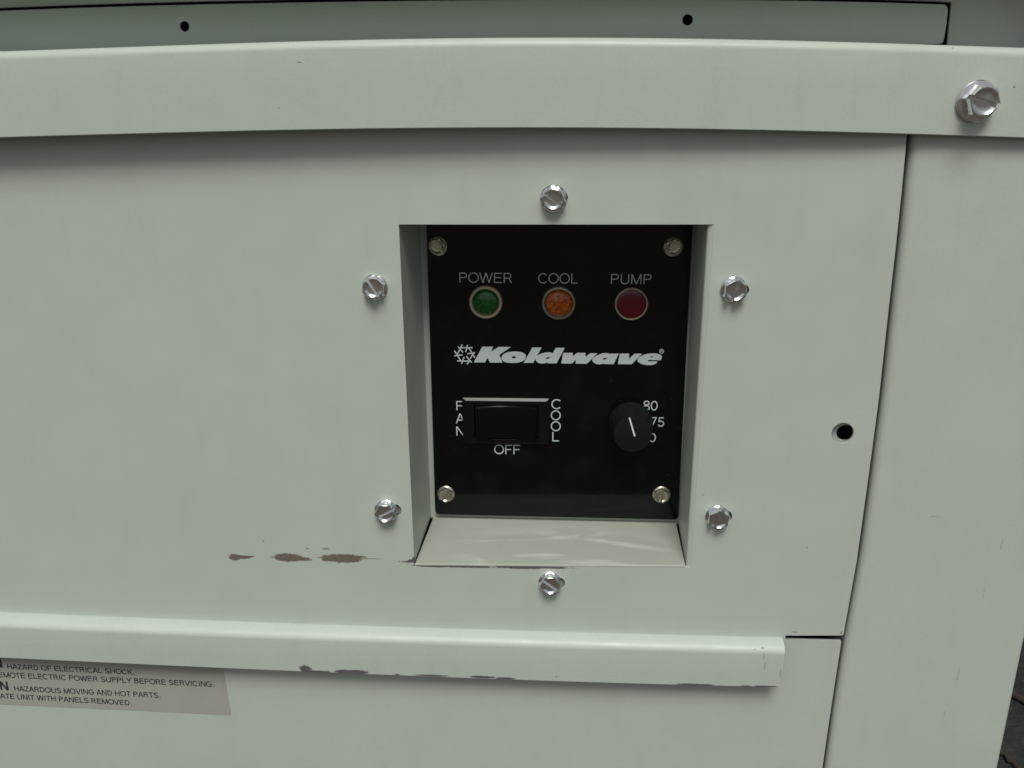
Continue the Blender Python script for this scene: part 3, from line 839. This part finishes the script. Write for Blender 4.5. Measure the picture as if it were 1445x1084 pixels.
polys.append(([T3(*p) for p in smooth_loop(apts, (0, 1, 2, 3, 4, 14))], [ell(T3, 1328, 476, 54, 20, -0.2, 0, 16)]))
polys.append(([T4(*p) for p in [(265, 345), (506, 345), (494, 482), (640, 345), (836, 348), (566, 617), (214, 612)]], []))
epts = [(1300, 515), (992, 507), (978, 525), (990, 543), (1228, 543), (1190, 603), (1090, 632), (980, 638), (850, 620), (752, 572), (712, 515), (745, 455), (840, 390), (960, 352), (1110, 338), (1240, 350), (1312, 385), (1336, 430), (1326, 482)]
polys.append(([T4(*p) for p in smooth_loop(epts, (0, 1, 2, 3, 4, 5))], [ell(T4, 1078, 430, 46, 14, 0, 0, 14)]))
polys.append((ell(T4, 1330, 285, 60, 60, 0, 0, 24), [ell(T4, 1330, 285, 44, 44, 0, 0, 24)]))
for (a, b) in [((205, 165), (335, 315)), ((312, 112), (272, 200)), ((262, 195), (575, 195)), ((448, 125), (400, 302)), ((462, 185), (552, 305)), ((440, 347), (640, 322)), ((575, 345), (632, 450)), ((580, 362), (518, 470)),
               ((412, 408), (552, 572)), ((183, 530), (500, 536)), ((492, 540), (438, 618)), ((362, 428), (293, 605)), ((203, 415), (275, 525)), ((112, 402), (322, 376)), ((115, 270), (182, 385)), ((243, 250), (178, 372))]:
    d = Vector((b[0] - a[0], b[1] - a[1])); nrm = Vector((-d.y, d.x)).normalized() * 16
    polys.append(([T1(a[0] + nrm.x, a[1] + nrm.y), T1(b[0] + nrm.x, b[1] + nrm.y), T1(b[0] - nrm.x, b[1] - nrm.y), T1(a[0] - nrm.x, a[1] - nrm.y)], []))
bm = None
# overlapping strokes each get their own hair's breadth of height so that no two faces share a plane
logo_bm = bmesh.new()
for k, (outer, hls) in enumerate(polys):
    Yk = PRN - 0.000004 * (k % 17)
    es = []
    for loop in [outer] + list(hls):
        v_ = [logo_bm.verts.new(at(x, y, Yk)) for x, y in loop]
        for i in range(len(v_)): es.append(logo_bm.edges.new((v_[i], v_[(i + 1) % len(v_)])))
    bmesh.ops.triangle_fill(logo_bm, use_beauty=True, edges=es, normal=(0, -1, 0))
for f in logo_bm.faces:
    f.normal_update()
    if f.normal.y > 0: f.normal_flip()
link('logo', bm_mesh(logo_bm, 'logo'), M_ink, face)
texts('registered_mark', [('R', 932.0, 497.4, 935.2, 497.4, 3.4, 0.2)], M_ink, face, PRN)

# indicator lights
def lathe(bm, c, prof, n=48):
    """prof: (radius, outward) pairs in metres round the axis through c pointing out of the panel"""
    rows = []
    for r, h_ in prof:
        if r < 1e-7: rows.append([bm.verts.new(c + Vector((0, -h_, 0)))]); continue
        rows.append([bm.verts.new(c + Vector((r * math.cos(2 * PI * i / n), -h_, r * math.sin(2 * PI * i / n)))) for i in range(n)])
    for a, b in zip(rows[:-1], rows[1:]):
        for i in range(n):
            j = (i + 1) % n
            if len(b) == 1: bm.faces.new((a[i], a[j], b[0]))
            else: bm.faces.new((a[i], a[j], b[j], b[i]))
    bmesh.ops.recalc_face_normals(bm, faces=bm.faces[:])
for (x, y, ro, ri, mb, ml, lb) in [(685.3, 427.1, 23.6, 18.6, M_bez_tan, M_green, 'green indicator light under POWER'), (788.4, 428.3, 24.0, 19.6, M_bez_grey, M_amber, 'amber indicator light under COOL'), (891.2, 429.8, 23.4, 20.8, M_bez_cream, M_red, 'dark red indicator light under PUMP')]:
    bx, by = base_of(x, y, 0.0012, PY); c = at(bx, by, PY); s = pxmm(bx, by, PY)
    ro *= s; ri *= s
    bm = bmesh.new(); lathe(bm, c, [(ro, -0.0001), (ro, 0.0010), (ro - .0004, 0.0015), (ri + .0003, 0.0016), (ri, 0.0012), (ri, 0.0003)])
    bz = link('indicator_light', bm_mesh(bm, 'indicator_light'), mb, cp, 40); bz['label'] = lb; bz['group'] = 'indicator lights'
    bm = bmesh.new()
    dome = 0.0024 if ml is not M_red else 0.0008
    lathe(bm, c, [(ri - .00005, 0.0004), (ri - .00005, 0.0010)] + [((ri - .00005) * math.cos(a), 0.0010 + dome * math.sin(a)) for a in [PI / 2 * k / 9 for k in range(1, 9)]] + [(0, 0.0010 + dome)])
    link('lens', bm_mesh(bm, 'lens'), ml, bz, 50)

# rocker switch
SW = 0.0030
def rect(px, Y): return [at(x, y, Y) for x, y in px]
o0 = rect([(652.5, 559), (775.8, 560.5), (774.5, 624.5), (654, 623.5)], PY)
om = [p + Vector((0, -0.00195, 0)) for p in o0]
of = [Vector((p.x + dx * 0.0017, PY - SW, p.z + dz * 0.0014)) for p, dx, dz in zip(o0, (1, -1, -1, 1), (-1, -1, .4, .4))]
i_f = rect([(669, 571.5), (760, 572.5), (759, 621), (669.5, 620)], PY - SW)
ib = [p + Vector((0, SW - .0003, 0)) for p in i_f]
sw = grid_mesh('rocker_switch', [o0, om, of, i_f, ib], M_switch, cp, closed=True, caps=False, smooth=25)
bevel(sw, 0.00015, 2, 20)
rings = []
for u in np.linspace(0.0, 1.0, 17):
    prot = SW + 0.0002 + 0.0026 * (abs(u - 0.5) * 2) ** 1.7
    a = i_f[0].lerp(i_f[1], 0.03 + 0.94 * u); b = i_f[3].lerp(i_f[2], 0.03 + 0.94 * u)
    a = Vector((a.x, PY, a.z - .0003)); b = Vector((b.x, PY, b.z + .0003))
    o_ = Vector((0, -prot, 0))
    rings.append([a, a + o_ + Vector((0, .0006, 0)), a + o_ + Vector((0, .0001, -0.0005)), a + o_ + Vector((0, 0, -0.0012)), b + o_ + Vector((0, 0, 0.0012)), b + o_ + Vector((0, .0002, 0.0004)), b + o_ + Vector((0, .0008, 0)), b])
grid_mesh('rocker', rings, simple('smoky brown rocker plastic', (0.0026, 0.0021, 0.0019), 0.14, spec=0.38), sw, smooth=30)

# knob
kc = at(889.5, 597, PY); ks = pxmm(886, 596, PY)
bm = bmesh.new(); n = 96; KH = 0.0150
rows = []
for r, h_, fl_ in [(31.6 * ks, 0.0002, 0), (31.8 * ks, 0.0010, 0), (31.2 * ks, 0.0022, 1), (29.6 * ks, 0.006, 1), (27.8 * ks, 0.011, 1), (26.4 * ks, KH - 0.0007, 1), (25.7 * ks, KH, 0.3), (24.2 * ks, KH + .0001, 0)]:
    rows.append([bm.verts.new(kc + Vector(((r - fl_ * .00028 * (0.5 + 0.5 * math.cos(i * 2 * PI / 4))) * math.cos(2 * PI * i / n), -h_, (r - fl_ * .00028 * (0.5 + 0.5 * math.cos(i * 2 * PI / 4))) * math.sin(2 * PI * i / n)))) for i in range(n)])
for a, b in zip(rows[:-1], rows[1:]):
    for i in range(n):
        j = (i + 1) % n; bm.faces.new((a[i], a[j], b[j], b[i]))
bm.faces.new(rows[-1]); bmesh.ops.recalc_face_normals(bm, faces=bm.faces[:])
kn = link('knob', bm_mesh(bm, 'knob'), M_knob, cp, 35)
YK = PY - KH - 0.0003
a, b = at(888.2, 589.9, YK), at(895.8, 615.8, YK)
d = (b - a).normalized(); nn = Vector((-d.z, 0, d.x)) * 0.00035
bm = bmesh.new(); V = [bm.verts.new(p) for p in (a + nn, b + nn, b - nn, a - nn)] + [bm.verts.new(p + Vector((0, 0.0004, 0))) for p in (a + nn, b + nn, b - nn, a - nn)]
for f in ((0, 1, 2, 3), (7, 6, 5, 4), (0, 4, 5, 1), (1, 5, 6, 2), (2, 6, 7, 3), (3, 7, 4, 0)): bm.faces.new([V[i] for i in f])
bmesh.ops.recalc_face_normals(bm, faces=bm.faces[:])
link('pointer', bm_mesh(bm, 'pointer'), M_point, kn)

# corner screws of the faceplate
for (x, y, sa, ha, lb, mt) in [(617, 348.5, -45, 10, 'dull slotted screw in the upper left corner of the faceplate', M_zinc_dull), (951, 349.5, 45, 25, 'dull slotted screw in the upper right corner of the faceplate', M_zinc_dull),
                               (628.5, 699.5, 58, 30, 'slotted screw in the lower left corner of the faceplate', M_zinc_dull), (934, 700.5, 85, 30, 'slotted screw in the lower right corner of the faceplate', M_zinc_dull)]:
    place_screw(cp, x, y, PY, sa, ha, 0.0066, 0.0043, 0.0030, mt, lb, 'faceplate screws', (random.uniform(-2, 2), random.uniform(-2, 2)))

# ------------------------------------------------------------------ warning sticker on the lower panel
SY = LOW_Y - 0.00018
so = [at(313.5, 935, SY), at(326, 1009.4, SY), at(200, 1003.2, SY), at(0, 994, SY), at(-90, 989.5, SY), at(-97, 920, SY)]
tagc = (so[1] + so[3]) / 2
st = sheet('warning_sticker', round_poly(so, [0, 0.0006, 0, 0, 0, 0]), 0.00014, M_sticker, None, (), 0)
tag(st, 'beige sticker with black capital warning text under the drip lip of the cabinet', 'sticker')
TY = SY - 0.00004
for line in [
    [('HAZARD OF ELECTRICAL SHOCK.', 10.8, 943.9, 190, 952.2, 7.0, 0.16), ('N', -8, 942.0, 4.0, 942.7, 12.2, 0.22)],
    [('REMOTE ELECTRIC POWER SUPPLY BEFORE SERVICING.', -9.5, 955.4, 302.4, 969.6, 7.2, 0.16)],
    [('HAZARDOUS MOVING AND HOT PARTS.', 20.8, 975.1, 226.6, 985.2, 7.2, 0.16), ('N', 0.8, 973.8, 12.8, 974.5, 12.2, 0.22)],
    [('RATE UNIT WITH PANELS REMOVED.', -6.5, 985.2, 186.2, 995.6, 7.0, 0.16)]]:
    texts('lettering', line, M_text, st, TY)

# ------------------------------------------------------------------ litter on the ground beyond the cabinet
def twig(pts, r0, label):
    bm = bmesh.new(); rings_ = []
    n = 7
    for k, p in enumerate(pts):
        d = (pts[min(k + 1, len(pts) - 1)] - pts[max(k - 1, 0)]).normalized()
        a = d.cross(Vector((0, 0, 1))).normalized(); b = d.cross(a)
        r = r0 * (1 - 0.5 * k / len(pts)) * random.uniform(0.85, 1.15)
        rings_.append([p + a * r * math.cos(2 * PI * i / n) + b * r * math.sin(2 * PI * i / n) for i in range(n)])
    o = grid_mesh('twig', rings_, simple('bark', (0.032, 0.024, 0.018), 0.95), None, smooth=60)
    return tag(o, label, 'twig', 'twigs on the ground')
def gpt(x, y, z):
    r = ROT @ np.array([x - CX, y - CY, FPX]); return Vector(CAM + r * ((z - CAM[2]) / r[2]))
def twig_px(a, b, r0, label):
    pts = []
    for k in range(9):
        t = k / 8
        p = gpt(a[0] + (b[0] - a[0]) * t, a[1] + (b[1] - a[1]) * t, GZ + r0)
        pts.append(p + Vector((random.uniform(-1, 1), random.uniform(-1, 1), 0)) * r0 * 0.8)
    return twig(pts, r0, label)
twig_px((1412, 1056), (1450, 1100), 0.0032, 'brown twig lying nearest the foot of the cabinet corner')
twig_px((1432, 980), (1475, 1010), 0.0045, 'tan twig lying further back beside the cabinet corner')

S.render.engine = 'CYCLES'
